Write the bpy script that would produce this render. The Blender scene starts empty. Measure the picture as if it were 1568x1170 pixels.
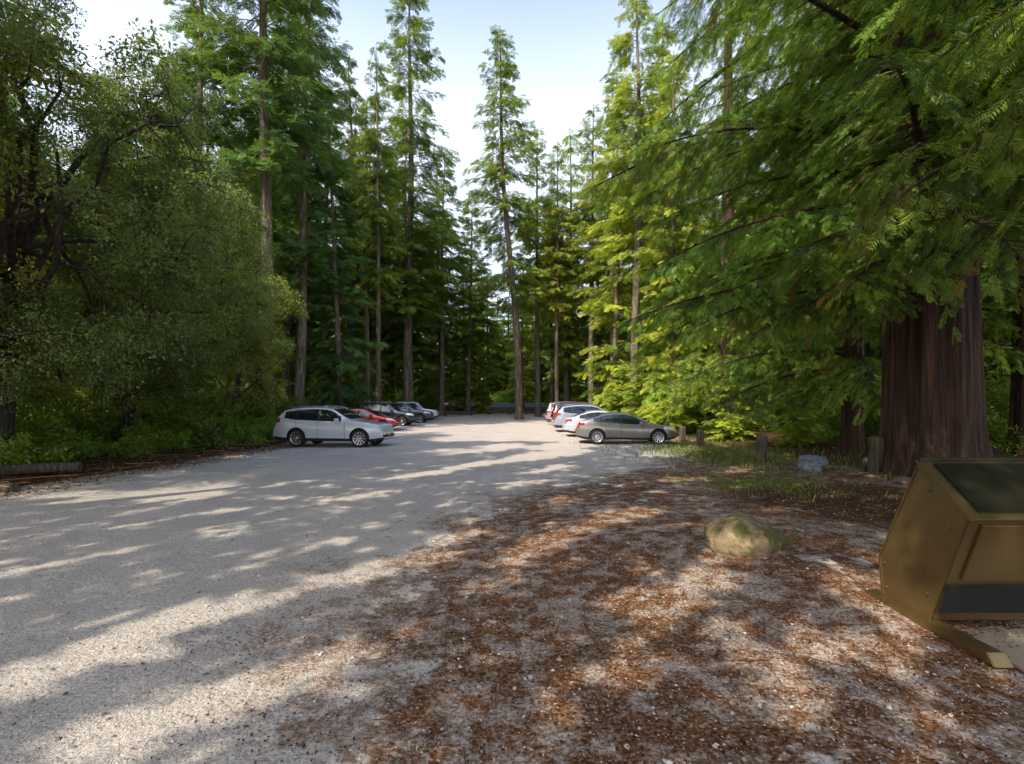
import bpy, numpy as np, math
from mathutils import Vector, Matrix, Euler
R=np.random.default_rng(11)
scene=bpy.context.scene
scene.view_settings.view_transform='Standard'
scene.view_settings.look='None'
scene.view_settings.exposure=0
COL=scene.collection

# ---------------------------------------------------------------- helpers
class Geo:
    def __init__(s): s.V=[];s.T=[];s.G=[];s.n=0
    def add(s,V,F,mat=0,tint=0.5,smooth=False):
        V=np.asarray(V,float).reshape(-1,3);F=np.asarray(F,int)
        s.V.append(V); s.T.append(np.broadcast_to(np.asarray(tint,float),(len(V),)))
        s.G.append((F+s.n,mat,smooth)); s.n+=len(V)
    def merge(s,o,M,t,tadd=0):
        n0=s.n
        for Vv,Tt in zip(o.V,o.T): s.V.append(Vv@M.T+t); s.T.append(np.clip(Tt+tadd,0,1)); s.n+=len(Vv)
        for F,m,sm in o.G: s.G.append((F+n0,m,sm))
    def build(s,name,mats,attr='tint'):
        me=bpy.data.meshes.new(name)
        V=np.concatenate(s.V)
        me.vertices.add(len(V)); me.vertices.foreach_set('co',V.astype(np.float32).ravel())
        loops=np.concatenate([g[0].ravel() for g in s.G]).astype(np.int32)
        tot=np.concatenate([np.full(len(g[0]),g[0].shape[1]) for g in s.G])
        mi=np.concatenate([np.broadcast_to(np.asarray(g[1]),(len(g[0]),)) for g in s.G]).astype(np.int32)
        sm=np.concatenate([np.full(len(g[0]),g[2]) for g in s.G])
        me.loops.add(len(loops)); me.loops.foreach_set('vertex_index',loops)
        st=np.concatenate([[0],np.cumsum(tot)[:-1]]).astype(np.int32)
        me.polygons.add(len(tot)); me.polygons.foreach_set('loop_start',st)
        me.polygons.foreach_set('material_index',mi); me.polygons.foreach_set('use_smooth',sm)
        a=me.attributes.new(attr,'FLOAT','POINT'); a.data.foreach_set('value',np.concatenate(s.T).astype(np.float32))
        for m in mats: me.materials.append(m)
        me.update(calc_edges=True)
        return me
def link(name,me,loc=(0,0,0),rot=(0,0,0),sc=1,parent=None,color=None):
    o=bpy.data.objects.new(name,me); COL.objects.link(o)
    o.location=loc; o.rotation_euler=rot
    o.scale=(sc,sc,sc) if np.isscalar(sc) else sc
    if parent: o.parent=parent
    if color: o.color=color
    return o
def empty(name,loc=(0,0,0),rot=(0,0,0)):
    o=bpy.data.objects.new(name,None); COL.objects.link(o); o.location=loc; o.rotation_euler=rot
    o.empty_display_size=.3
    return o
def tube(G,P,r,k=6,mat=0,tint=.5):
    P=np.asarray(P,float); r=np.broadcast_to(np.asarray(r,float),(len(P),))
    T=np.gradient(P,axis=0); T/=np.linalg.norm(T,axis=1)[:,None]+1e-9
    ref=np.array([0,0,1.]) if abs(T[0,2])<.8 else np.array([1.,0,0])
    A=np.cross(T,ref); A/=np.linalg.norm(A,axis=1)[:,None]+1e-9
    B=np.cross(T,A)
    th=np.linspace(0,2*np.pi,k,endpoint=False)
    V=P[:,None]+r[:,None,None]*(np.cos(th)[None,:,None]*A[:,None]+np.sin(th)[None,:,None]*B[:,None])
    m=len(P); i=np.arange(m-1)[:,None]*k; j=np.arange(k)[None]; j2=(j+1)%k
    F=np.stack([i+j,i+j2,i+k+j2,i+k+j],-1).reshape(-1,4)
    G.add(V,F,mat,tint,True)
def place(G,TV,TF,O,X,Z,S,mat,tint):
    O=np.asarray(O);n=len(O)
    if n==0:return
    X=X/(np.linalg.norm(X,axis=1)[:,None]+1e-9)
    Y=np.cross(Z,X); Y/=np.linalg.norm(Y,axis=1)[:,None]+1e-9
    Z=np.cross(X,Y); S=np.asarray(S).reshape(-1,1,1)
    V=O[:,None]+S*(TV[None,:,0:1]*X[:,None]+TV[None,:,1:2]*Y[:,None]+TV[None,:,2:3]*Z[:,None])
    F=(TF[None]+np.arange(n)[:,None,None]*len(TV)).reshape(-1,TF.shape[1])
    G.add(V.reshape(-1,3),F,mat,np.repeat(np.broadcast_to(tint,(n,)),len(TV)))
def box(G,c,s,mat=0,rz=0,smooth=False,taper=1):
    x,y,z=np.array(s)/2
    V=np.array([[-x,-y,-z],[x,-y,-z],[x,y,-z],[-x,y,-z],[-x*taper,-y*taper,z],[x*taper,-y*taper,z],[x*taper,y*taper,z],[-x*taper,y*taper,z]])
    cz,sz=math.cos(rz),math.sin(rz)
    V=V@np.array([[cz,sz,0],[-sz,cz,0],[0,0,1]])+np.array(c)
    G.add(V,[[0,3,2,1],[4,5,6,7],[0,1,5,4],[1,2,6,5],[2,3,7,6],[3,0,4,7]],mat)
def unit(v): return v/(np.linalg.norm(v,axis=-1,keepdims=True)+1e-9)

# ---------------------------------------------------------------- materials
def newmat(name):
    m=bpy.data.materials.new(name); m.use_nodes=True
    nt=m.node_tree; nt.nodes.clear()
    out=nt.nodes.new('ShaderNodeOutputMaterial')
    return m,nt,out
def N(nt,t,**k):
    n=nt.nodes.new(t)
    for a,b in k.items():
        if a in n.inputs: n.inputs[a].default_value=b
        else: setattr(n,a,b)
    return n
def L(nt,a,b): nt.links.new(a,b)
def noise(nt,co,scale,detail=4,rough=.55):
    n=nt.nodes.new('ShaderNodeTexNoise'); n.inputs['Scale'].default_value=scale
    n.inputs['Detail'].default_value=detail; n.inputs['Roughness'].default_value=rough
    if co is not None: L(nt,co,n.inputs['Vector'])
    return n.outputs['Fac']
def ramp(nt,f,stops):
    r=nt.nodes.new('ShaderNodeValToRGB'); e=r.color_ramp.elements
    while len(e)<len(stops): e.new(.5)
    for i,(p,c) in enumerate(stops):
        e[i].position=p; e[i].color=(c[0],c[1],c[2],1) if not np.isscalar(c) else (c,c,c,1)
    L(nt,f,r.inputs[0]); return r.outputs[0]
def mix(nt,f,a,b,mode='MIX'):
    m=nt.nodes.new('ShaderNodeMix'); m.data_type='RGBA'; m.blend_type=mode
    for s,v in ((m.inputs[0],f),(m.inputs[6],a),(m.inputs[7],b)):
        if hasattr(v,'is_output'): L(nt,v,s)
        elif np.isscalar(v): s.default_value=v
        else: s.default_value=(v[0],v[1],v[2],1)
    return m.outputs[2]
def math_(nt,op,a,b=None,clamp=False):
    m=nt.nodes.new('ShaderNodeMath'); m.operation=op; m.use_clamp=clamp
    for s,v in zip(m.inputs,(a,b)):
        if v is None: continue
        if hasattr(v,'is_output'): L(nt,v,s)
        else: s.default_value=v
    return m.outputs[0]
def leafmat(name,ca,cb,trans=(.1,.16,.02),tw=.4,gl=.05,dead=None):
    m,nt,out=newmat(name)
    at=N(nt,'ShaderNodeAttribute',attribute_name='tint')
    oi=nt.nodes.new('ShaderNodeObjectInfo')
    c=mix(nt,at.outputs['Fac'],ca,cb) if not dead else ramp(nt,at.outputs['Fac'],[(0,ca),(.82,cb),(.93,dead),(1,dead)])
    c=mix(nt,1.0,c,oi.outputs['Color'],'MULTIPLY')
    d=nt.nodes.new('ShaderNodeBsdfDiffuse'); L(nt,c,d.inputs[0])
    g=nt.nodes.new('ShaderNodeBsdfGlossy'); g.inputs['Roughness'].default_value=.45; g.inputs[0].default_value=(.9,.95,1,1)
    m0=nt.nodes.new('ShaderNodeMixShader'); m0.inputs[0].default_value=gl; L(nt,d.outputs[0],m0.inputs[1]); L(nt,g.outputs[0],m0.inputs[2])
    t=nt.nodes.new('ShaderNodeBsdfTranslucent')
    tc=mix(nt,.6,c,trans); L(nt,tc,t.inputs[0])
    ms=nt.nodes.new('ShaderNodeMixShader'); ms.inputs[0].default_value=tw
    L(nt,m0.outputs[0],ms.inputs[1]); L(nt,t.outputs[0],ms.inputs[2]); L(nt,ms.outputs[0],out.inputs[0])
    return m
def barkmat(name,a,b,sx=14,sz=1.2,bump=.06):
    m,nt,out=newmat(name)
    tc=nt.nodes.new('ShaderNodeTexCoord'); mp=nt.nodes.new('ShaderNodeMapping')
    mp.inputs['Scale'].default_value=(sx,sx,sz); L(nt,tc.outputs['Object'],mp.inputs[0])
    n=noise(nt,mp.outputs[0],1,4,.65)
    c=ramp(nt,n,[(.3,tuple(x*.35 for x in a)),(.5,a),(.7,b)])
    p=N(nt,'ShaderNodeBsdfPrincipled',Roughness=.9); L(nt,c,p.inputs['Base Color'])
    b_=N(nt,'ShaderNodeBump',Strength=1.0,Distance=bump); L(nt,n,b_.inputs['Height']); L(nt,b_.outputs[0],p.inputs['Normal'])
    L(nt,p.outputs[0],out.inputs[0]); return m
def simple(name,col,rough=.5,metal=0,coat=0,spec=.5,ns=0,nscale=8,bump=0,bscale=40):
    m,nt,out=newmat(name)
    p=N(nt,'ShaderNodeBsdfPrincipled',Roughness=rough,Metallic=metal)
    p.inputs['Coat Weight'].default_value=coat; p.inputs['Coat Roughness'].default_value=.05
    p.inputs['Specular IOR Level'].default_value=spec
    p.inputs['Base Color'].default_value=(*col,1)
    tc=nt.nodes.new('ShaderNodeTexCoord')
    if ns:
        f=noise(nt,tc.outputs['Object'],nscale,5)
        c=mix(nt,f,tuple(x*(1-ns) for x in col),tuple(min(1,x*(1+ns)) for x in col)); L(nt,c,p.inputs['Base Color'])
        r=math_(nt,'MULTIPLY_ADD',f,.35); r.node.inputs[2].default_value=max(0.03,rough-.17); L(nt,r,p.inputs['Roughness'])
    if bump:
        f=noise(nt,tc.outputs['Object'],bscale,5)
        b=N(nt,'ShaderNodeBump',Strength=.7,Distance=bump); L(nt,f,b.inputs['Height']); L(nt,b.outputs[0],p.inputs['Normal'])
    L(nt,p.outputs[0],out.inputs[0]); return m

M_red_leaf=leafmat('redwood_needles',(.016,.06,.012),(.22,.38,.05),(.30,.46,.03),.45,.05,(.24,.13,.045))
M_fir_leaf=leafmat('fir_needles',(.03,.068,.025),(.165,.225,.045),(.27,.34,.03),.42,.03)
M_oak_leaf=leafmat('oak_leaves',(.045,.095,.025),(.29,.34,.10),(.38,.40,.05),.45,.08)
M_shrub=leafmat('shrub_leaves',(.04,.10,.012),(.16,.24,.03),(.24,.32,.02),.45)
M_bark=barkmat('fir_bark',(.14,.105,.075),(.34,.27,.20),9,1.0,.04)
M_redbark=barkmat('redwood_bark',(.065,.032,.02),(.16,.085,.052),9,.4,.16)
M_oakbark=barkmat('oak_bark',(.05,.04,.03),(.13,.105,.08),12,3,.03)
M_twig=simple('twig',(.12,.08,.045),.9)

# ---------------------------------------------------------------- terrain
def smooth(a,b,x): t=np.clip((x-a)/(b-a),0,1); return t*t*(3-2*t)
def lot_left(y): return -10.3-.25*np.sin(y*.3)
def litter_edge(y):
    return np.interp(y,[-20,0,5,8,11,13.5,19,26,60],[-1.0,-1.0,-1.5,-.9,1.0,3.6,7.0,7.6,7.6])
def gz(x,y):
    x=np.asarray(x,float);y=np.asarray(y,float)
    z=np.interp(y,[-400,20,50,62,66,76,90,130,300],[0,0,.42,.7,1.25,1.95,1.9,3.5,16])
    off=smooth(0,5,lot_left(y)-x)+smooth(9,14,x)
    z=z+off*(.18+.16*np.sin(x*.5+1)*np.cos(y*.43)+.1*np.sin(x*1.3)*np.sin(y*1.1+2))
    z=z+.02*np.sin(x*.9+y*.35)*np.cos(y*.6)+.012*np.sin(x*2.3-y*1.1)
    z=z+.12*np.exp(-((x-3.2)**2+(y-6.6)**2)/7.)
    z=z+.30*np.exp(-((x-9.5)**2+(y-11)**2)/3.5)
    return z
def gzf(x,y): return float(gz(x,y))
def axis(a,b,near0,near1,step):
    mid=np.arange(near0,near1+1e-6,step)
    l=near0-np.cumsum(step*1.12**np.arange(1,200)); l=l[l>a][::-1]
    r=near1+np.cumsum(step*1.12**np.arange(1,200)); r=r[r<b]
    return np.concatenate([[a],l,mid,r,[b]])
xs=axis(-420,420,-13,13,.22); ys=axis(-300,600,-1,30,.22)
ys=np.unique(np.concatenate([ys,np.arange(30.5,80,.8)]))
Xg,Yg=np.meshgrid(xs,ys)
Zg=gz(Xg,Yg)
V=np.stack([Xg,Yg,Zg],-1).reshape(-1,3)
nx,ny=len(xs),len(ys)
i=np.arange(ny-1)[:,None]*nx; j=np.arange(nx-1)[None]
F=np.stack([i+j,i+j+1,i+nx+j+1,i+nx+j],-1).reshape(-1,4)
G=Geo(); lit=smooth(-1.6,1.6,V[:,0]-litter_edge(V[:,1])); G.add(V,F,0,lit,True)
def ground_mat():
    m,nt,out=newmat('forest_lot_ground')
    geo=nt.nodes.new('ShaderNodeNewGeometry'); P=geo.outputs['Position']
    la=N(nt,'ShaderNodeAttribute',attribute_name='tint').outputs['Fac']
    fo=N(nt,'ShaderNodeAttribute',attribute_name='forest').outputs['Fac']
    gr=N(nt,'ShaderNodeAttribute',attribute_name='grass').outputs['Fac']
    n1=noise(nt,P,.7,4,.65); n2=noise(nt,P,4.5,4,.7); n3=noise(nt,P,38,3,.75)
    g=ramp(nt,n3,[(.3,(.33,.29,.265)),(.5,(.57,.505,.455)),(.72,(.85,.77,.70))])
    g=mix(nt,math_(nt,'MULTIPLY',ramp(nt,n1,[(.35,0.),(.65,1.)]),.5),g,(.42,.365,.32))
    vo=nt.nodes.new('ShaderNodeTexVoronoi'); vo.inputs['Scale'].default_value=24; L(nt,P,vo.inputs['Vector'])
    spots=ramp(nt,vo.outputs['Distance'],[(.10,1.),(.2,0.)])
    pr=ramp(nt,vo.outputs['Color'],[(.55,0.),(.6,1.)])
    g=mix(nt,math_(nt,'MULTIPLY',math_(nt,'MULTIPLY',spots,pr),.75),g,(.10,.08,.07))
    l1=ramp(nt,n3,[(.32,(.035,.018,.012)),(.48,(.15,.072,.038)),(.62,(.31,.17,.095)),(.75,(.54,.38,.27))])
    l2=ramp(nt,n3,[(.3,(.13,.095,.075)),(.5,(.40,.31,.255)),(.7,(.70,.60,.52))])
    lc=mix(nt,ramp(nt,math_(nt,'ADD',math_(nt,'MULTIPLY',n2,.6),math_(nt,'MULTIPLY',n1,.4)),[(.47,0.),(.56,1.)]),l1,l2)
    k=math_(nt,'ADD',la,math_(nt,'MULTIPLY',math_(nt,'SUBTRACT',n1,.5),2.6))
    k=math_(nt,'ADD',k,math_(nt,'MULTIPLY',math_(nt,'SUBTRACT',n2,.5),1.5))
    k=ramp(nt,k,[(.45,0.),(.65,1.)])
    k=math_(nt,'MULTIPLY',k,math_(nt,'MULTIPLY_ADD',ramp(nt,la,[(0.0,0.),(.25,1.)]),.8)); k.node.inputs[1].links[0].from_node.inputs[2].default_value=.2
    c=mix(nt,k,g,lc)
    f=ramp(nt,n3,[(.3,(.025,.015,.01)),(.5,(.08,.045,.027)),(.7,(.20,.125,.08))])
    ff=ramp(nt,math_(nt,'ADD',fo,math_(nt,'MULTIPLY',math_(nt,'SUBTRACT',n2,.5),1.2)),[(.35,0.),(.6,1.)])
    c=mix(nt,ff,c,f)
    gc=ramp(nt,n3,[(.3,(.03,.045,.012)),(.6,(.12,.15,.04))])
    gk=ramp(nt,math_(nt,'ADD',gr,math_(nt,'MULTIPLY',math_(nt,'SUBTRACT',n2,.5),1.6)),[(.45,0.),(.6,1.)])
    c=mix(nt,math_(nt,'MULTIPLY',gk,.8),c,gc)
    p=N(nt,'ShaderNodeBsdfDiffuse',Roughness=.3)
    L(nt,c,p.inputs['Color'])
    h=math_(nt,'ADD',math_(nt,'MULTIPLY',n3,.6),n2)
    b=N(nt,'ShaderNodeBump',Strength=1.0,Distance=.04); L(nt,h,b.inputs['Height']); L(nt,b.outputs[0],p.inputs['Normal'])
    L(nt,p.outputs[0],out.inputs[0]); return m
me=G.build('ground',[ground_mat()])
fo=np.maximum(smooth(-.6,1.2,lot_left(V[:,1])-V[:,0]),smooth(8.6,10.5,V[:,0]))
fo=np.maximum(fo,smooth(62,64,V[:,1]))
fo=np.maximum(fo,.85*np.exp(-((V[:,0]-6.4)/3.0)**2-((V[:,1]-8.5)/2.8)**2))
a=me.attributes.new('forest','FLOAT','POINT'); a.data.foreach_set('value',fo.astype(np.float32))
gr=np.exp(-((V[:,0]-7.2)/2.2)**2-((V[:,1]-17.5)/5.)**2)*.8+np.exp(-((V[:,0]-5.3)/1.3)**2-((V[:,1]-10.5)/1.6)**2)*.55
gr=np.maximum(gr,.8*smooth(77,80,V[:,1]))
a=me.attributes.new('grass','FLOAT','POINT'); a.data.foreach_set('value',gr.astype(np.float32))
link('ground',me)

# far road
G=Geo(); rx=np.linspace(-160,160,161); ry=np.linspace(66.6,75.4,8)
X_,Y_=np.meshgrid(rx,ry); Vr=np.stack([X_,Y_,np.interp(Y_,[66,76],[1.25,1.95])+.36],-1).reshape(-1,3)
n_=161; i=np.arange(7)[:,None]*n_; j=np.arange(n_-1)[None]
Fr=np.stack([i+j,i+j+1,i+n_+j+1,i+n_+j],-1).reshape(-1,4)
G.add(Vr,Fr,0,.5)
for y0,m_ in ((71.0,2),(67.2,1),(74.8,1)):
    z0=np.interp(y0,[66,76],[1.25,1.95])+.365; z1=np.interp(y0+.14,[66,76],[1.25,1.95])+.365
    G.add([[-160,y0,z0],[160,y0,z0],[160,y0+.14,z1],[-160,y0+.14,z1]],[[0,1,2,3]],m_)
G.add([[-160,66.0,1.0],[160,66.0,1.0],[160,66.6,1.655],[-160,66.6,1.655]],[[0,1,2,3]],3)
link('road',G.build('road',[simple('asphalt',(.07,.075,.085),.85,ns=.3,nscale=3,bump=.01),simple('white_line',(.7,.7,.7),.7),simple('yellow_line',(.6,.4,.06),.7),simple('verge',(.12,.09,.05),.95,ns=.4)]))

# ---------------------------------------------------------------- foliage templates
def frond_t(pairs,w,ang=55,mx=.42,droop=.12):
    V=[];F=[]
    def leaf(b,d,l,wd):
        d=np.array(d)/np.linalg.norm(d); s=np.cross([0,0,1],d)
        k=len(V); b=np.array(b,float)
        V.extend([b,b+d*l*.45+s*wd*.5,b+d*l-np.array([0,0,droop*l]),b+d*l*.45-s*wd*.5]); F.append([k,k+1,k+2,k+3])
    for q in range(pairs):
        x=.06+.86*q/(pairs-1) if pairs>1 else .5
        l=mx*(1-.65*x)*(.55+.9*min(1,x*3))*.8
        for sgn in (1,-1):
            a=math.radians(ang+R.uniform(-8,8)); leaf((x+.02*sgn,0,-.15*x*x),(math.cos(a),sgn*math.sin(a),-.1+R.uniform(-.15,.15)),l*R.uniform(.85,1.1),w)
    leaf((.8,0,-.1),(1,0,-.25),.3,w)
    leaf((0.,0,0),(1,0,-.08),1.0,w*.45)
    return np.array(V),np.array(F)
FT_red=frond_t(8,.062,50,.46)
FT_fir=frond_t(6,.11,48,.55)
LT=(np.array([[0,0,0],[.45,.24,.06],[1,0,-.05],[.5,-.24,.06]]),np.array([[0,1,2,3]]))

def redwood_branch(seed,Lb):
    r=np.random.default_rng(seed); G=Geo()
    s=np.linspace(0,1,14); bend=r.uniform(-.12,.12); dr=r.uniform(.25,.42)
    def ax(s): return np.stack([Lb*s*(1-.08*s),Lb*bend*s*s+.04*Lb*np.sin(s*6+seed)*s*.3,Lb*(.10*s-dr*s*s)],-1)
    P=ax(s); tube(G,P,.010*Lb*(1-.9*s)+.004,6,0)
    O=[];X=[];Z=[];S=[];T=[]
    ss=np.arange(.12,.99,.15/Lb)
    for s0 in ss:
        for sg in (1,-1):
            if r.random()<.16: continue
            b=ax(np.array([s0+r.uniform(-.01,.01)]))[0]; t=unit(ax(np.array([min(1,s0+.02)]))[0]-ax(np.array([s0-.02]))[0])
            side=np.cross([0,0,1],t)
            a=math.radians(r.uniform(38,75)); d=unit(t*math.cos(a)+side*sg*math.sin(a)+np.array([0,0,r.uniform(-.35,.15)]))
            l2=Lb*.28*(min(1,(s0)*3+.25))*(1-s0)**.6*r.uniform(.5,1.2)+.16
            q=np.linspace(0,1,6)[:,None]; hang=r.uniform(.25,.8)
            Q=b+d*l2*q+np.array([0,0,-1.])*l2*hang*q*q
            tube(G,Q,.006*(1-q[:,0]*.8)+.002,3,0)
            tint0=r.uniform(-.2,.62) if r.random()>.05 else 1.2
            nf=max(4,int(l2/.058))
            u=np.sort(r.uniform(.06,1,nf)); 
            pos=b+d*l2*u[:,None]+np.array([0,0,-1.])*l2*hang*(u*u)[:,None]
            sgn=np.where(np.arange(nf)%2==0,1,-1); sd=unit(np.cross([0,0,1],d))
            aa=np.radians(r.uniform(12,62,nf))
            dd=unit(d*np.cos(aa)[:,None]+sd*(sgn*np.sin(aa))[:,None]+np.stack([0*u,0*u,-hang*u-r.uniform(-.1,.5,nf)],-1))
            O.append(pos);X.append(dd);Z.append(unit(np.array([0,0,1.])+r.normal(0,.4,(nf,3))));S.append(r.uniform(.12,.28,nf)); 
            tt=tint0+r.uniform(-.15,.2,nf)+.35*u; T.append(np.clip(tt,0,.82 if tint0<1 else 1))
    place(G,*FT_red,np.concatenate(O),np.concatenate(X),np.concatenate(Z),np.concatenate(S),1,np.concatenate(T))
    return G.build('redwood_branch',[M_redbark,M_red_leaf])
RB7=[redwood_branch(20+k,6.5) for k in range(4)]
RB4=[redwood_branch(40+k,3.6) for k in range(3)]

def redwood(loc,H,rad,zs,Lf,azf,seed,name='redwood_tree',color=(1,1,1,1)):
    r=np.random.default_rng(seed); x,y=loc; z0=gzf(x,y)-.25
    e=empty(name,(x,y,z0))
    G=Geo(); k=72; zz=np.concatenate([np.linspace(0,2.5,14),np.linspace(3,H,40)])
    th=np.linspace(0,2*np.pi,k,endpoint=False); V=[]
    ph=r.uniform(0,6,6)
    for z in zz:
        rr=rad*((1-z/H)**.8*.92+.02)*(1+.32*np.exp(-z/.55))
        f=1+.05*np.sin(th*9+ph[0]+z*.15)+.035*np.sin(th*17+ph[1]-z*.2)+.025*np.sin(th*31+z*.4)+.10*np.exp(-z/.6)*np.sin(th*5+ph[2])
        V.append(np.stack([rr*f*np.cos(th),rr*f*np.sin(th),0*th+z],-1))
    V=np.array(V); m_=len(zz); i=np.arange(m_-1)[:,None]*k; j=np.arange(k)[None]; j2=(j+1)%k
    G.add(V,np.stack([i+j,i+j2,i+k+j2,i+k+j],-1).reshape(-1,4),0,.5,True)
    link('trunk',G.build('redwood_trunk',[M_redbark]),parent=e)
    for z in zs:
        az=azf(r); Lb=Lf(z,az,r); 
        me=RB7[r.integers(4)] if Lb>4.6 else RB4[r.integers(3)]
        base=6.5 if Lb>4.6 else 3.6
        rr=rad*((1-z/H)**.8*.8)
        tilt=r.uniform(-.12,.18)+ (0.25 if z>H*.6 else 0)
        v=r.uniform(.55,1.6)
        link('branch',me,(rr*.7*math.cos(az),rr*.7*math.sin(az),z),(r.uniform(-.35,.35),-tilt,az),Lb/base,e,(color[0]*v*r.uniform(.85,1.25),color[1]*v,color[2]*v,1))
    return e
def L1(z,az,r): return (5.6+2.2*math.exp(-((z-9)/5)**2))*r.uniform(.75,1.05)*(1 if z<16 else .75)
e1=redwood((9.5,11.0),38,.92,np.concatenate([np.linspace(4.0,16,70),np.linspace(16,26,12)]),L1,lambda r:r.uniform(0,2*math.pi) if r.random()<.3 else r.uniform(2.2,5.2),1,color=(1.2,1.1,1,1))
redwood((12.3,17.5),34,.34,np.concatenate([np.linspace(2.4,14,46),np.linspace(14,26,14)]),lambda z,a,r:6.3*r.uniform(.7,1.05)*(1-z/50),lambda r:r.uniform(1.2,5.6),2,color=(1.6,1.4,1.1,1))
redwood((11.4,25.5),34,.42,np.concatenate([np.linspace(2.6,16,32),np.linspace(16,30,16)]),lambda z,a,r:5.2*r.uniform(.7,1.05)*(1-z/60),lambda r:r.uniform(0,2*math.pi),3,color=(2.3,1.8,1.2,1))
redwood((10.8,3.6),34,.8,np.linspace(5.4,12.5,36),lambda z,a,r:6.9*r.uniform(.7,1.08),lambda r:r.uniform(1.9,3.7),4,color=(1.6,1.35,1,1))
redwood((15.0,13.6),36,.7,np.linspace(3.2,20,30),lambda z,a,r:5.2*r.uniform(.7,1.05),lambda r:r.uniform(0,2*math.pi),5)

# ---------------------------------------------------------------- firs
def fir_mesh(seed,H,cb,maxr,dense=1.,up=.1):
    r=np.random.default_rng(seed); G=Geo()
    zz=np.linspace(0,H,22); wob=r.uniform(-.25,.25,(2,))
    P=np.stack([wob[0]*np.sin(zz*.22),wob[1]*np.sin(zz*.17+1),zz],-1)
    rad=.0095*H*(1-zz/H)**.85+.03+.08*np.exp(-zz/.8)
    tube(G,P,rad,9,0)
    for z in np.linspace(.12*H,cb*H,int(14)):
        az=r.uniform(0,6.3); l=r.uniform(.4,2.0); q=np.linspace(0,1,4)[:,None]
        tube(G,np.array([0,0,z])+q*l*np.array([math.cos(az),math.sin(az),-.15]),.02*(1-q[:,0]*.8),3,0)
    z=cb*H; O=[];X=[];Z=[];S=[];T=[]
    while z<H-.3:
        t=(z-cb*H)/(H-cb*H)
        for q in range(r.integers(2,6)):
            az=r.uniform(0,6.283); L_=maxr*(1-t)**.7*min(1,.5+2.2*t)*r.uniform(.4,1.25)+.35
            d=np.array([math.cos(az),math.sin(az),0]); sd=np.array([-d[1],d[0],0])
            u_=up+.5*t*t-.05; dr=r.uniform(.15,.45)*(1-.6*t); b0=np.array([np.interp(z,zz,P[:,0]),np.interp(z,zz,P[:,1]),z+r.uniform(-.2,.2)])
            s=np.linspace(0,1,5)[:,None]
            tube(G,b0+d*L_*s+np.array([0,0,1.])*L_*(u_*s-dr*s*s),.009*L_*(1-.85*s[:,0])+.006,3,0)
            n=int((L_*8.5+3)*dense); u=np.sort(r.uniform(.12,1,n)**.8); sgn=np.where(np.arange(n)%2,1,-1)
            off=r.uniform(0,.25,n)*L_*(1-u)*sgn
            pos=b0+d*(L_*u)[:,None]+sd*off[:,None]+np.array([0,0,1.])*(L_*(u_*u-dr*u*u)+r.uniform(-.2,.1,n))[:,None]
            aa=np.radians(r.uniform(10,65,n))
            dd=unit(d*np.cos(aa)[:,None]+sd*(sgn*np.sin(aa))[:,None]+np.stack([0*u,0*u,-r.uniform(.0,.75,n)],-1))
            O.append(pos);X.append(dd);Z.append(unit(np.array([0,0,1.])+r.normal(0,.5,(n,3))));S.append(r.uniform(.35,.85,n)*(1-.35*t))
            T.append(np.clip(r.uniform(-.2,.75)+r.uniform(-.1,.3,n)+.2*u,0,1))
        z+=r.uniform(.22,.58)/dense**.5
        if r.random()<.06: z+=r.uniform(.4,1.2)
    place(G,*FT_fir,np.concatenate(O),np.concatenate(X),np.concatenate(Z),np.concatenate(S),1,np.concatenate(T))
    return G.build('fir_mesh',[M_bark,M_fir_leaf]),H
FIRS=[fir_mesh(100,38,.24,4.8,1.15),fir_mesh(101,34,.30,4.2,1.15),fir_mesh(102,30,.18,4.0,1.15),fir_mesh(103,36,.38,4.4,1.15),fir_mesh(104,22,.10,3.2,1.15),fir_mesh(105,9,.05,2.0,1.3)]
def fir(x,y,H,k,name='douglas_fir_tree',lean=(0,0),color=(1,1,1,1),fat=1,parent=None):
    me,h=FIRS[k]; s=H/h
    if lean==(0,0): lean=(R.normal(0,.012),R.normal(0,.012))
    return link(name,me,(x,y,gzf(x,y)-.1),(lean[0],lean[1],R.uniform(0,6.3)if abs(lean[1])<.05 else 0),(s*fat,s*fat,s),parent,color)
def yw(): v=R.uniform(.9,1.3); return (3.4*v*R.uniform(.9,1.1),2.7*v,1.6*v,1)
Bl=(.95,1.3,1.5,1); Gy=(2.2,2.0,1.25,1)
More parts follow.
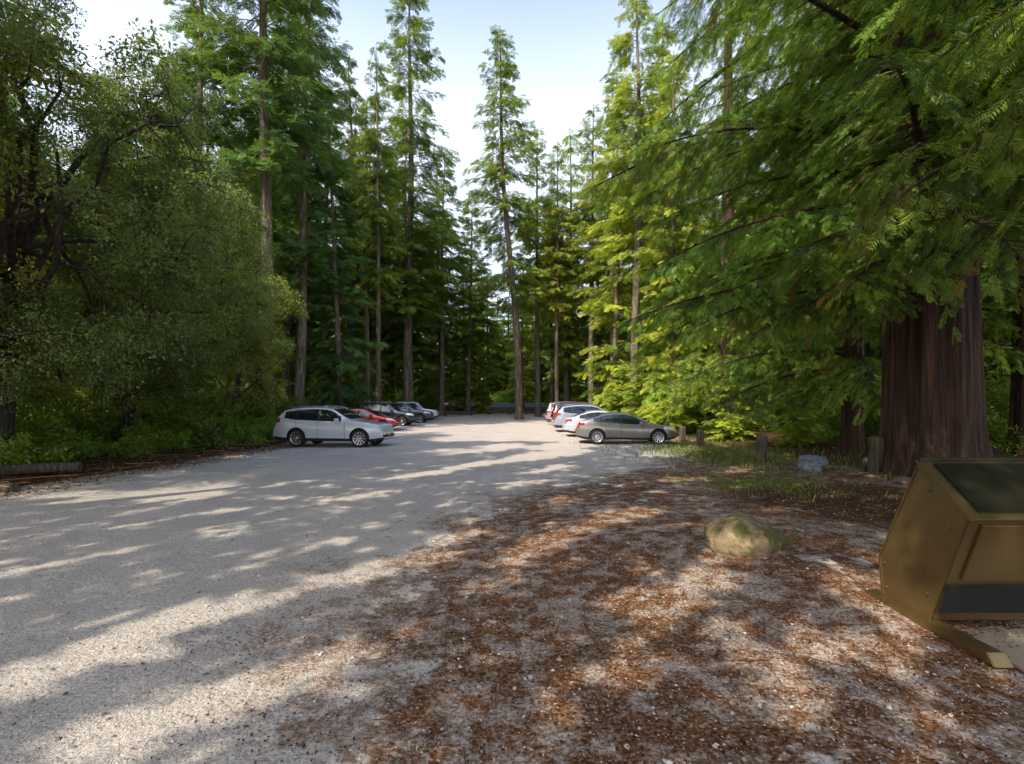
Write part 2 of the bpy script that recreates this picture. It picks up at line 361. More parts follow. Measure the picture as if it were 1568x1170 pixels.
for x,y,H,k,kw in [
 (-15.4,30,42,3,dict(color=Bl)),(-15.6,35,36,1,dict(color=Bl)),(-17.1,52,38,1,{}),(-10.7,50,45,0,dict(color=(1.8,1.75,1.15,1),fat=1.15)),
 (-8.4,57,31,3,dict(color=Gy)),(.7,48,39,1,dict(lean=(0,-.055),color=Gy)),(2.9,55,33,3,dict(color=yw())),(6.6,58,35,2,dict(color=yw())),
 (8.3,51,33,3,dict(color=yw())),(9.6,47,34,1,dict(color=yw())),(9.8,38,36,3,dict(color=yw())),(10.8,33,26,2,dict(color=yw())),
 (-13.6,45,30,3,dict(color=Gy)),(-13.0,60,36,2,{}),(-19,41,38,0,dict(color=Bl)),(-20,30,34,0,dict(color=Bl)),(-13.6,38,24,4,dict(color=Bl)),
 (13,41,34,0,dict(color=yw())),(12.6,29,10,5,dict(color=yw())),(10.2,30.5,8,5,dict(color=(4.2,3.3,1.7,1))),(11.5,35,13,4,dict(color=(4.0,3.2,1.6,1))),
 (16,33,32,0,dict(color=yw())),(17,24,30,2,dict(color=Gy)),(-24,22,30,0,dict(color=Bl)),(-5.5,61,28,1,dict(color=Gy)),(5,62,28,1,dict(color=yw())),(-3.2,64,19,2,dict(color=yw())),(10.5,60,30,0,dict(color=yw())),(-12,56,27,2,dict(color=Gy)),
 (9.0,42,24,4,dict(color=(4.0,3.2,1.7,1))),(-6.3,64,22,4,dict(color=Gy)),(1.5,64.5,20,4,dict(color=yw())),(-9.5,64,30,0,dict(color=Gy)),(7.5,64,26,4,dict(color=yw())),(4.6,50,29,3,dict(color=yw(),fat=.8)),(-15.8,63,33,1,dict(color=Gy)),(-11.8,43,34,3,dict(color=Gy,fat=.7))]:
    fir(x,y,H,k,**kw)
for x,y,H in [(9.6,27.6,4.2),(10.6,23.6,3.2),(9.9,34.5,6.0),(12.2,20.8,2.6),(8.9,38.5,5.0)]:
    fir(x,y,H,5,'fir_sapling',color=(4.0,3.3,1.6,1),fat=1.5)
DF=empty('distant_forest')
for y in np.arange(81,118,6.5):
    for x in np.arange(-110,111,4.6):
        if R.random()<(.10 if y<100 else .3): continue
        xx=x+R.uniform(-2.2,2.2); yy=y+R.uniform(-3,3)
        if abs(xx)>yy*1.0+6: continue
        H=R.uniform(17,29)
        if abs(xx)/yy>.35: H*=1.3
        v=R.uniform(1.2,2.9)
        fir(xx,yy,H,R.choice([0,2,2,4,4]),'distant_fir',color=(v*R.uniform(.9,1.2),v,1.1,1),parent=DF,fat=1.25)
for sx in (-1,1):
    for y in np.arange(14,66,5.5):
        for x in np.arange(17 if sx>0 else 18,50,5.5):
            if R.random()<.25 or x>y*1.1+9: continue
            H=R.uniform(24,36) if sx>0 else R.uniform(14,22)+(12 if y>36 else 0)
            v=R.uniform(1.,2.1)
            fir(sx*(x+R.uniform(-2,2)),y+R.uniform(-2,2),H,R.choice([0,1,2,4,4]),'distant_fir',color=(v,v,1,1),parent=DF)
for x,y in [(-14,48),(-11,64),(-4,63),(6,64),(11,56),(12,62),(-17,60),(-7,62.5),(14,49),(16,40)]:
    fir(x,y,R.uniform(5,11),5,'young_fir',color=(2.8,2.3,1.1,1),parent=DF)

# ---------------------------------------------------------------- broadleaf clusters
def cluster(seed,Rad,nt,nl,size,mats,sp=.10,geo=False):
    r=np.random.default_rng(seed); G=Geo(); O=[];X=[]
    for k in range(nt):
        d=unit(r.normal(0,1,3)*np.array([1,1,.6])+np.array([0,0,-.15])); l=Rad*r.uniform(.6,1.1)
        q=np.linspace(0,1,4)[:,None]; jit=r.normal(0,.08,3)
        f=lambda u:d*l*u+jit*np.sin(u*3)-np.array([0,0,.25*l])*u*u
        tube(G,f(q),.008*(1-q[:,0])+.002,3,0)
        u=r.uniform(.2,1,nl)[:,None]
        pos=f(u)+r.normal(0,sp*Rad,(nl,3)); O.append(pos); X.append(unit(d*.6+r.normal(0,.8,(nl,3))+np.array([0,0,-.3])))
    O=np.concatenate(O);X=np.concatenate(X);n=len(O)
    place(G,*LT,O,X,unit(r.normal(0,.6,(n,3))+np.array([0,0,1.])),r.uniform(.7,1.3,n)*size,1,np.clip(r.normal(.45,.28,n),0,1))
    return G if geo else G.build('leaf_cluster',mats)
OC=[cluster(200+k,.85,16,38,.088,None,geo=True) for k in range(4)]
OD=[cluster(210+k,.85,12,26,.24,None,geo=True) for k in range(3)]
SC=[cluster(220+k,.7,14,34,.10,[M_twig,M_shrub]) for k in range(4)]
TC=[cluster(240+k,2.0,44,70,.17,[M_twig,M_shrub],.13) for k in range(3)]
def oak(loc,lean,cc,cr,ncl,seed,name='shade_tree',rad=.28,color=(1,1,1,1),zmin=2.0,scl=(.8,1.35),limbs=13,lib=None,gap=.22):
    lib=lib or OC
    r=np.random.default_rng(seed); x,y=loc; z0=gzf(x,y)-.15; e=empty(name,(x,y,z0)); G=Geo(); GL=Geo()
    cc=np.array(cc,float);cr=np.array(cr,float)
    q=np.linspace(0,1,10)[:,None]
    top=cc+np.array([0,0,cr[2]*.5]); P=q*top+np.array(lean)*np.sin(q*math.pi)
    tube(G,P,rad*(1-.8*q[:,0])+.12*rad*np.exp(-q[:,0]*18),9,0)
    samples=[P[3:]]
    for k in range(limbs):
        t=r.uniform(.25,.9); b=np.array([np.interp(t,q[:,0],P[:,i]) for i in range(3)])
        d=unit(r.normal(0,1,3)*np.array([1,1,.5])); tip=cc+d*cr*.85
        u=np.linspace(0,1,9)[:,None]; mid=np.array([0,0,1.])*np.linalg.norm(tip-b)*r.uniform(-.05,.18)+r.normal(0,.25,3)
        Q=b+(tip-b)*u+mid*np.sin(u*math.pi)+.12*r.normal(0,1,(9,3))*u
        tube(G,Q,rad*.38*(1-.85*u[:,0])*r.uniform(.6,1)+.012,6,0); samples.append(Q[2:])
    Sp=np.concatenate(samples)
    cnt=0
    while cnt<ncl:
        d=unit(r.normal(0,1,3)); p=cc+d*cr*(r.uniform(.25,1)**.5)*(1+.15*math.sin(d[0]*7+seed)*math.cos(d[2]*6))
        if p[2]+z0<zmin: continue
        nn=Sp[np.argmin(((Sp-p)**2).sum(1))]
        if math.sin(p[0]*1.15+seed)*math.sin(p[1]*1.0+seed)*math.sin(p[2]*1.2+seed*2)>gap: continue
        u=np.linspace(0,1,4)[:,None]
        tube(G,nn+(p-nn)*u+np.array([0,0,.15])*np.sin(u*3.1),.018*(1-.7*u[:,0])+.004,4,0)
        M=np.array(Euler((r.uniform(-.4,.4),r.uniform(-.4,.4),r.uniform(0,6.3))).to_matrix())*r.uniform(*scl)
        GL.merge(lib[r.integers(len(lib))],M,p,r.uniform(-.35,.35)); cnt+=1
    link('trunk_and_limbs',G.build('shade_limbs',[M_oakbark]),parent=e)
    link('foliage',GL.build('shade_foliage',[M_twig,M_oak_leaf]),parent=e,color=color)
    return e
oak((-13.4,12.5),(.4,0,0),(.8,-.6,7.0),(5.0,4.2,5.6),225,1,color=(1.25,1.4,1.25,1),limbs=26,gap=.10,zmin=1.7)
oak((-15.0,18.5),(.3,0,0),(1.3,-.5,7.0),(4.2,4,5.6),180,2,color=(1.6,1.6,1.2,1),zmin=1.8,limbs=20,gap=.12)
oak((-15.5,8),(.5,.2,0),(1.5,.3,7.3),(4.6,4,5.2),140,3,color=(2.6,2.1,1.0,1),rad=.34,limbs=26,gap=.10,zmin=1.9)
oak((-19,21),(.5,.2,0),(1.0,.3,7.0),(5,4,6),140,4,color=(1.9,1.8,1,1),rad=.3,zmin=1.2)
oak((-15.6,26),(.5,.2,0),(.6,.3,5.2),(3.0,3,4.3),100,5,color=(2.2,2.0,1,1),rad=.2,zmin=1.0)
oak((-18.5,14.5),(.2,.2,0),(.4,.3,5.2),(4.5,3.5,4.6),110,6,color=(1.7,1.8,1,1),rad=.24,zmin=1.0)

# ---- unseen trees added left of / behind the photographer, crowns shaped to dapple the lot
SEL=math.radians(44); SAX,SAY=-.66,-.75; sn=math.hypot(SAX,SAY); SD=np.array([-SAX/sn,-SAY/sn])  # ground direction of the shadows
holes=[(-1.9,2.7,1.2,.38),(-3.2,3.2,1.0,.20),(-2.3,4.1,1.3,.24),(-1.4,5.4,.8,.30),(-.8,6.3,.6,.28),(.3,5.9,.9,.48),(-.35,4.6,.5,.24),(1.7,7.4,.9,.40),
 (1.55,4.4,.85,.46),(1.9,3.5,.5,.26),(3.0,3.6,1.0,.40),(.45,3.1,.5,.24),(2.3,2.6,.6,.22),(3.7,5.0,.7,.24),(-3.9,6.9,.55,.24),(-2.8,5.4,.4,.20),(-5.0,5.4,.6,.22),(-2.8,9.4,1.0,.30),
 (1.1,8.9,.7,.30),(-2.1,12.6,1.5,.5),(-.8,14.7,1.8,.55),(4.2,8.2,.45,.25),(4.1,11.5,.8,.3),(-6.3,7.6,.6,.22),(-7.5,6.2,.7,.22),(0.4,11.2,1.0,.35),(-5.2,11.0,.8,.24),(-1.6,19.5,3.2,1.2),(1.6,18.0,2.4,.9),(1.2,13.6,1.2,.42),(6.2,18.5,2.2,.8),(2.55,5.5,.55,.36),(6.3,13.5,.9,.35),(2.6,21.5,2.7,1.1),(-5.5,15.5,1.2,.4),(.6,16.2,1.4,.45),(3.1,4.3,.5,.4)]
def litfield(x,y):  # wanted sun patches on the ground; the added canopy stays open above them
    f=0.0
    for hx,hy,la_,wb in holes:
        dx,dy=x-hx,y-hy; a=dx*SD[0]+dy*SD[1]; b=-dx*SD[1]+dy*SD[0]
        f=max(f,math.exp(-(a/la_)**2-(b/wb)**2))
    return f
shade_trunks=[(-14,-4),(-9.5,-3.5),(-4,-5),(1.2,-4.5),(-12.5,3.2),(-3.5,-10)]
shade_crown={k:[] for k in range(len(shade_trunks))}
stp=.43
for gx in np.arange(-9.9,9.2,stp):
    for gy in np.arange(.0,23.5,stp):
        x=gx+R.uniform(-.17,.17); y=gy+R.uniform(-.17,.17)
        if litfield(x,y)>.30 or R.random()<.03: continue
        if x<-6 and y>9: continue
        z=max(7.6,(1.75+.84*y)/1.65+1.1)+R.uniform(0,1.8)
        h=z/math.tan(SEL); p=np.array([x-SD[0]*h,y-SD[1]*h,z])  # leaf clump set up the sun ray from each spot to be shaded
        k=int(np.argmin([(p[0]-a)**2+(p[1]-b)**2 for a,b in shade_trunks])); shade_crown[k].append(p)
for k,(tx,ty) in enumerate(shade_trunks):
    pts=np.array(shade_crown[k])
    if len(pts)==0: continue
    r=np.random.default_rng(300+k); z0=gzf(tx,ty)-.15; e=empty('shade_tree',(tx,ty,z0)); G=Geo(); GL=Geo()
    pts=pts-np.array([tx,ty,z0]); q=np.linspace(0,1,9)[:,None]; P=q*np.array([0,0,pts[:,2].max()+.5])+.3*np.sin(q*4+k)*np.array([1,.6,0])*q
    tube(G,P,.26*(1-.8*q[:,0])+.02,9,0)
    con=[P[i] for i in range(4,9)]; order=np.argsort(np.hypot(pts[:,0],pts[:,1]))
    for ii in order:
        p=pts[ii]; C=np.array(con); nn=C[np.argmin(((C-p)**2).sum(1))]
        u=np.linspace(0,1,3)[:,None]; tube(G,nn+(p-nn)*u,.012,3,0); con.append(p)
        M=np.array(Euler((r.uniform(-.4,.4),r.uniform(-.4,.4),r.uniform(0,6.3))).to_matrix())*r.uniform(.40,.54)
        GL.merge(OD[r.integers(3)],M,p,r.uniform(-.3,.3))
    link('trunk_and_limbs',G.build('shade_limbs',[M_oakbark]),parent=e)
    link('foliage',GL.build('shade_foliage',[M_twig,M_oak_leaf]),parent=e,color=(.8,.85,.8,1))

# shrubs / undergrowth
UG=empty('forest_undergrowth')
def shrub(x,y,s,col=(1,1,1,1),hz=.5):
    z=gzf(x,y)
    for q in range(R.integers(3,5)):
        link('shrub_clump',SC[R.integers(4)],(x+R.normal(0,.5*s),y+R.normal(0,.5*s),z+R.uniform(.2,1.2)*s*hz*1.6),(R.uniform(-.5,.5),R.uniform(-.5,.5),R.uniform(0,6.3)),s*R.uniform(.8,1.3),UG,col)
def thicket(x,y,s,col):
    link('thicket',TC[R.integers(3)],(x,y,gzf(x,y)+.9*s),(R.uniform(-.2,.2),R.uniform(-.2,.2),R.uniform(0,6.3)),(s,s,s*.75),UG,col)
def gcol(a=.8,b=1.5): v=R.uniform(a,b); return (v*R.uniform(.9,1.4),v,.85*v,1)
for k in range(80):
    y=R.uniform(9,50); x=-11.3-R.exponential(1.6)-.4
    shrub(x,y,R.uniform(.55,1.2),gcol(1.2,3.0))
for k in range(40):
    y=R.uniform(13,60); x=10.2+R.exponential(3.0)
    if y<24: x+=2.5
    shrub(x,y,R.uniform(.4,.9),gcol(1.4,3.0))
for k in range(50):
    y=R.uniform(11,64); x=-15-R.uniform(0,9+y*.5); thicket(x,y,R.uniform(.6,1.1),gcol(1.,2.2))
for k in range(26):
    y=R.uniform(9,34); x=-15.5-R.uniform(0,5); thicket(x,y,R.uniform(.9,1.5),gcol(1.,2.))
for k in range(48):
    y=R.uniform(18,64); x=16+R.uniform(0,6+y*.5); thicket(x,y,R.uniform(.6,1.2),gcol(1.,2.2))
for x in np.arange(-58,60,2.6):
    if abs(x+1)<9.5: continue
    thicket(x+R.uniform(-1,1),R.uniform(60,65.2),R.uniform(1.0,1.7),gcol(1.,2.4))
for x in np.arange(15,46,2.0): thicket(x+R.uniform(-.6,.6),x*.9+R.uniform(2,5),R.uniform(1.1,1.6),gcol(1.,1.8))
for x in np.arange(-80,82,2.8):
    thicket(x+R.uniform(-1,1),R.uniform(79,83),R.uniform(.9,1.7),gcol(1.,3.0))
    thicket(x+R.uniform(-1,1),R.uniform(86,92),R.uniform(1.6,2.6),gcol(.8,2.4))

# ---------------------------------------------------------------- loose stones, leaf litter, grass
G=Geo()
n=20000; d=1.2+14*R.random(n)**1.5; x=R.uniform(-1.25,1.25,n)*d; y=d; k=(x>-10)&(x<9); x=x[k];y=y[k];n=len(x)
ov=np.array([[1,0,0],[0,1,0],[-1,0,0],[0,-1,0],[.1,.1,.7],[0,0,-.6]])*1.; of=np.array([[0,1,4],[1,2,4],[2,3,4],[3,0,4]])
place(G,ov,of,np.stack([x,y,gz(x,y)+.002],-1),unit(R.normal(0,1,(n,3))*np.array([1,1,.2])),unit(R.normal(0,.25,(n,3))+np.array([0,0,1.])),R.uniform(.003,.008,n)*(1+R.random(n)**14*2.5),0,R.random(n))
def tintmat(name,stops,rough=.85):
    m,nt,out=newmat(name); at=N(nt,'ShaderNodeAttribute',attribute_name='tint')
    c=ramp(nt,at.outputs['Fac'],stops); p=N(nt,'ShaderNodeBsdfDiffuse')
    L(nt,c,p.inputs['Color']); L(nt,p.outputs[0],out.inputs[0]); return m
link('gravel',G.build('gravel',[tintmat('gravel_stone',[(0,(.14,.12,.11)),(.4,(.36,.33,.31)),(1,(.66,.62,.58))])]))
G=Geo()
n=80000; d=1.3+13*R.random(n)**1.3; x=R.uniform(-1.2,1.3,n)*d; y=d
pr=smooth(-1.2,1.5,x-litter_edge(y)+1.3*np.sin(x*1.3+1)*np.sin(y*1.1)+.8*np.sin(x*3.3)*np.sin(y*2.9+1))
k=(R.random(n)<pr*.85+.025)&(x<14); x=x[k];y=y[k];n=len(x)
place(G,LT[0]*np.array([1,1,1.8]),LT[1],np.stack([x,y,gz(x,y)+.006+.01*R.random(n)],-1),unit(R.normal(0,1,(n,3))*np.array([1,1,.18])),unit(R.normal(0,.35,(n,3))+np.array([0,0,1.])),R.uniform(.010,.030,n),0,R.random(n)**1.3)
n=30000; y=R.uniform(3,45,n); x=lot_left(y)-R.exponential(1.2,n)+.6+R.normal(0,.3,n)
place(G,LT[0]*np.array([1,1,1.8]),LT[1],np.stack([x,y,gz(x,y)+.01],-1),unit(R.normal(0,1,(n,3))*np.array([1,1,.18])),unit(R.normal(0,.35,(n,3))+np.array([0,0,1.])),R.uniform(.03,.08,n),0,R.random(n))
for k in range(600):
    dd=R.uniform(1.8,12); xx=R.uniform(-.3,1.1)*dd
    if xx<litter_edge(dd)-1 : continue
    a=R.uniform(0,6.3); l=R.uniform(.05,.3); q=np.linspace(-.5,.5,3)[:,None]
    Pq=np.array([xx,dd,0])+q*l*np.array([math.cos(a),math.sin(a),0]); Pq[:,2]=gz(Pq[:,0],Pq[:,1])+.012
    tube(G,Pq,.003,4,0,R.random()*.5)
for k in range(260):
    yy=R.uniform(6,30); xx=float(lot_left(yy))-R.exponential(1.2)-.2
    a=R.uniform(0,6.3); l=R.uniform(.4,1.8); q=np.linspace(-.5,.5,5)[:,None]
    Pq=np.array([xx,yy,0])+q*l*np.array([math.cos(a),math.sin(a),0])+R.normal(0,.03,(5,3)); Pq[:,2]=gz(Pq[:,0],Pq[:,1])+.03+R.uniform(0,.12)
    tube(G,Pq,R.uniform(.006,.02),4,0,R.random()*.8)
link('leaf_litter',G.build('leaf_litter',[tintmat('dry_leaf',[(0,(.05,.024,.014)),(.4,(.17,.08,.04)),(.75,(.35,.21,.115)),(1,(.60,.48,.36))])]))
G=Geo(); n=9000
x=np.concatenate([R.normal(7.4,1.5,n//2),R.normal(9.5,1.2,n//4),R.normal(5.4,.8,n//4)]); y=np.concatenate([R.normal(18,3.4,n//2),R.uniform(15,40,n//4),R.normal(10.6,.8,n//4)])
n=len(x)
gb=(np.array([[0,-.06,0],[0,.06,0],[.25,.03,.8],[.5,0,1]]),np.array([[0,1,2,3]]))
place(G,*gb,np.stack([x,y,gz(x,y)],-1),unit(R.normal(0,1,(n,3))*np.array([1,1,.02])),np.tile([0,0,1.],(n,1)),R.uniform(.05,.17,n)*np.where(np.arange(n)>=3*n//4,.5,1),0,R.random(n))
link('grass',G.build('grass',[tintmat('grass_blade',[(0,(.05,.09,.02)),(.6,(.15,.20,.04)),(1,(.34,.31,.11))],.6)]))

# ---------------------------------------------------------------- rocks
import bmesh
def rock(name,loc,s,seed,mat,rz=0,cut=(.58,.88)):
    r=np.random.default_rng(seed)
    bm=bmesh.new(); bmesh.ops.create_icosphere(bm,subdivisions=5,radius=1)
    cuts=[(unit(r.normal(0,1,3)*np.array([1,1,.8])),r.uniform(*cut)) for _ in range(14)]
    for v in bm.verts:
        p=np.array(v.co)
        for nn,dd in cuts:
            h=p@nn-dd
            if h>0: p=p-nn*h*.9
        p=p+.03*np.sin(p[[1,2,0]]*9+seed)+.015*np.sin(p[[2,0,1]]*23)+r.normal(0,.004,3)
        v.co=p*np.array(s)
    me=bpy.data.meshes.new(name); bm.to_mesh(me); bm.free(); me.materials.append(mat)
    for p in me.polygons: p.use_smooth=True
    return link(name,me,loc,(0,0,rz))
def rockmat(name,a,b,moss=None,mossk=.5):
    m,nt,out=newmat(name); tc=nt.nodes.new('ShaderNodeTexCoord')
    n1=noise(nt,tc.outputs['Object'],9,6,.7); n2=noise(nt,tc.outputs['Object'],3.5,5,.7)
    c=ramp(nt,n1,[(.3,a),(.7,b)])
    if moss:
        k=ramp(nt,n2,[(mossk,0.),(mossk+.08,1.)]); mc=ramp(nt,n1,[(.3,tuple(q*.4 for q in moss)),(.65,moss)])
        c=mix(nt,k,c,mc)
    p=N(nt,'ShaderNodeBsdfPrincipled',Roughness=.92); L(nt,c,p.inputs['Base Color'])
    b_=N(nt,'ShaderNodeBump',Strength=1.,Distance=.03); L(nt,n1,b_.inputs['Height']); L(nt,b_.outputs[0],p.inputs['Normal'])
    L(nt,p.outputs[0],out.inputs[0]); return m
rock('mossy_boulder',(2.72,5.62,gzf(2.7,5.6)+.05),(.52,.40,.36),3,rockmat('mossy_rock',(.13,.095,.06),(.40,.29,.17),(.16,.145,.035),.45),.15)
rock('boulder',(7.85,12.7,gzf(7.9,12.7)+.10),(.56,.42,.46),8,rockmat('grey_rock',(.10,.12,.16),(.42,.47,.56)),1.2,(.5,.8))
rock('boulder',(10.6,14.2,gzf(10.6,14.2)+.05),(.3,.24,.2),9,rockmat('grey_rock2',(.18,.18,.2),(.42,.42,.44)),.2)

# ---------------------------------------------------------------- posts
M_post=barkmat('weathered_wood',(.09,.07,.05),(.22,.18,.13),16,1.5,.01)
for x,y,h in [(8.55,11.35,.82),(7.75,15.0,.82),(7.9,20.3,.74),(8.3,23.6,.72),(8.5,26.5,.72),(8.6,30,.72)]:
    G=Geo(); w=.13 if y>12 else .14
    zz=[-.2,h-.06,h-.02,h]; sc=[1,1,.93,.72]
    k=12; th=np.linspace(0,2*np.pi,k,endpoint=False)+.2; sq=1/np.maximum(abs(np.cos(th)),abs(np.sin(th)))**.75
    V=np.array([np.stack([w*s_*sq*np.cos(th)*(1+.02*np.sin(th*3+z)),w*s_*sq*np.sin(th),0*th+z],-1) for z,s_ in zip(zz,sc)])
    i=np.arange(3)[:,None]*k; j=np.arange(k)[None]; j2=(j+1)%k
    G.add(V,np.stack([i+j,i+j2,i+k+j2,i+k+j],-1).reshape(-1,4),0); G.add(V[-1],[list(range(k))],0)
    link('wooden_bollard',G.build('bollard',[M_post]),(x,y,gzf(x,y)),(R.uniform(-.05,.05),R.uniform(-.05,.05),R.uniform(0,1)))
def log(x,y,l,rz,r_=.18,name='log_barrier'):
    G=Geo(); q=np.linspace(-.5,.5,8)[:,None]; tube(G,q*l*np.array([1,0,0]),r_,10,0)
    th=np.linspace(0,2*np.pi,10,endpoint=False)
    for sx in (-1,1): G.add(np.stack([0*th+sx*l/2,np.cos(th)*r_,np.sin(th)*r_],-1),[list(range(10))],0)
    if name=='log_barrier': box(G,(-l*.35,0,-r_-.04),(.25,.3,.2)); box(G,(l*.35,0,-r_-.04),(.25,.3,.2))
    link(name,G.build(name,[M_post]),(x,y,gzf(x,y)+(.36 if name=='log_barrier' else r_*.7)),(0,0,rz))
log(-6.5,58,4.5,.05); log(-1.6,61.5,3.6,-.03); log(2.9,60,3.2,.1); log(-9.8,54,4,.5)
log(-12.6,11.6,3.6,.35,.13,'fallen_log'); log(-11.4,10.0,2.6,-.15,.11,'fallen_log')
G=Geo(); box(G,(0,0,.85),(.09,.09,1.9)); box(G,(0,-.065,1.55),(.55,.03,.42),1); box(G,(0,-.085,1.55),(.45,.006,.07),2); box(G,(0,-.085,1.42),(.36,.006,.05),2)
link('trail_sign',G.build('trail_sign',[M_post,simple('sign_brown',(.10,.05,.025),.6),simple('sign_text',(.7,.68,.6),.6)]),(-7.4,54.5,gzf(-7.4,54.5)))

# ---------------------------------------------------------------- bear-proof bin
def locker():
    e=empty('bear_proof_trash_bin',(3.22,0,0))
    M_tan=simple('brown_painted_steel',(.25,.175,.075),.28,metal=.75,spec=.5,ns=.35,nscale=2.5,bump=.002,bscale=14)
    M_lid=simple('dark_lid_steel',(.085,.075,.05),.16,metal=.8,ns=.25,nscale=4,bump=.002,bscale=10)
    M_blk=simple('bin_black',(.012,.012,.013),.6); M_con=simple('concrete',(.36,.29,.21),.9,ns=.25,nscale=9,bump=.008,bscale=60)
    prof=[(4.20,.10),(4.24,.44),(3.83,1.30),(3.41,.96),(3.60,.44),(3.72,.10)]
    def prism(nm,pr,x0,x1,mat,bev=.012):
        bm=bmesh.new(); A=[bm.verts.new((x0,y,z)) for y,z in pr]; B=[bm.verts.new((x1,y,z)) for y,z in pr]
        bm.faces.new(A); bm.faces.new(B[::-1]); n=len(pr)
        for i in range(n): bm.faces.new((A[i],B[i],B[(i+1)%n],A[(i+1)%n])[::-1])
        bmesh.ops.recalc_face_normals(bm,faces=bm.faces)
        bmesh.ops.bevel(bm,geom=bm.edges[:],offset=bev,segments=2,affect='EDGES')
        me=bpy.data.meshes.new(nm); bm.to_mesh(me); bm.free(); me.materials.append(mat)
        return link(nm,me,parent=e)
    prism('body',prof,0,1.5,M_tan)
    pr=np.array(prof); c=pr.mean(0)
    for k in range(len(prof)):
        a,b=pr[k],pr[(k+1)%len(pr)]; ai=a+(c-a)*.05; bi=b+(c-b)*.05
        prism('side_flange',[tuple(a+(a-c)*.012),tuple(b+(b-c)*.012),tuple(bi),tuple(ai)],-.010,.006,M_tan,.004)
    d=np.array([3.41-3.83,.96-1.30]); d/=np.linalg.norm(d); nrm=np.array([d[1],-d[0]]); nrm=nrm if nrm[1]>0 else -nrm
    p0=np.array([3.83,1.30])+nrm*.004-d*.01; p1=np.array([3.41,.96])+nrm*.004+d*.03
    prism('lid_frame',[tuple(p0),tuple(p1),tuple(p1+nrm*.022),tuple(p0+nrm*.022)],-.03,1.53,M_tan,.006)
    q0=p0+d*.05+nrm*.022; q1=p1-d*.05+nrm*.022
    prism('lid_door',[tuple(q0),tuple(q1),tuple(q1+nrm*.016),tuple(q0+nrm*.016)],.07,1.43,M_lid,.005)
    prism('lid_hinge',[(3.80,1.30),(3.86,1.30),(3.86,1.345),(3.80,1.345)],-.02,1.52,M_lid,.01)
    a=np.array([3.41,.96]);b=np.array([3.60,.44]); t=unit(b-a); nn=np.array([t[1],-t[0]]); nn=nn if nn[0]<0 else -nn
    A=a+t*.05+nn*.003;B=b-t*.03+nn*.003
    prism('front_door',[tuple(A),tuple(B),tuple(B+nn*.018),tuple(A+nn*.018)],.10,1.40,M_tan,.005)
    prism('latch',[tuple(A+t*.12+nn*.018),tuple(A+t*.24+nn*.018),tuple(A+t*.24+nn*.05),tuple(A+t*.12+nn*.05)],.62,.88,M_blk,.006)
    a=np.array([3.60,.44]);b=np.array([3.72,.10]); t=unit(b-a); nn=np.array([t[1],-t[0]]); nn=nn if nn[0]<0 else -nn
    A=a+t*.02+nn*.003;B=b-t*.10+nn*.003
    prism('black_gap_strip',[tuple(A),tuple(B),tuple(B+nn*.03),tuple(A+nn*.03)],.02,1.48,M_blk,.005)  # raised black strip drawn in place of the recessed gap
    for x0 in (-.06,1.40): prism('skid_rail',[(4.34,.035),(4.34,.105),(3.22,.105),(3.16,.035)],x0,x0+.13,M_tan,.006)
    G=Geo()
    for (yy,zz) in [(4.15,.2),(4.17,.4),(3.55,.86),(3.72,1.1),(3.74,.3)]:
        th=np.linspace(0,2*np.pi,10,endpoint=False); G.add(np.concatenate([np.stack([0*th-.003,yy+.011*np.cos(th),zz+.011*np.sin(th)],-1),np.stack([0*th-.018,yy+.008*np.cos(th),zz+.008*np.sin(th)],-1)]),[[i,(i+1)%10,10+(i+1)%10,10+i] for i in range(10)],0)
        G.add(np.stack([0*th-.018,yy+.008*np.cos(th),zz+.008*np.sin(th)],-1),[list(range(10))],0)
    link('rivets',G.build('rivets',[M_tan]),parent=e)
    prism('concrete_pad',[(4.5,-.1),(4.5,.035),(2.95,.035),(2.95,-.1)],.1,2.0,M_con,.02)
locker()

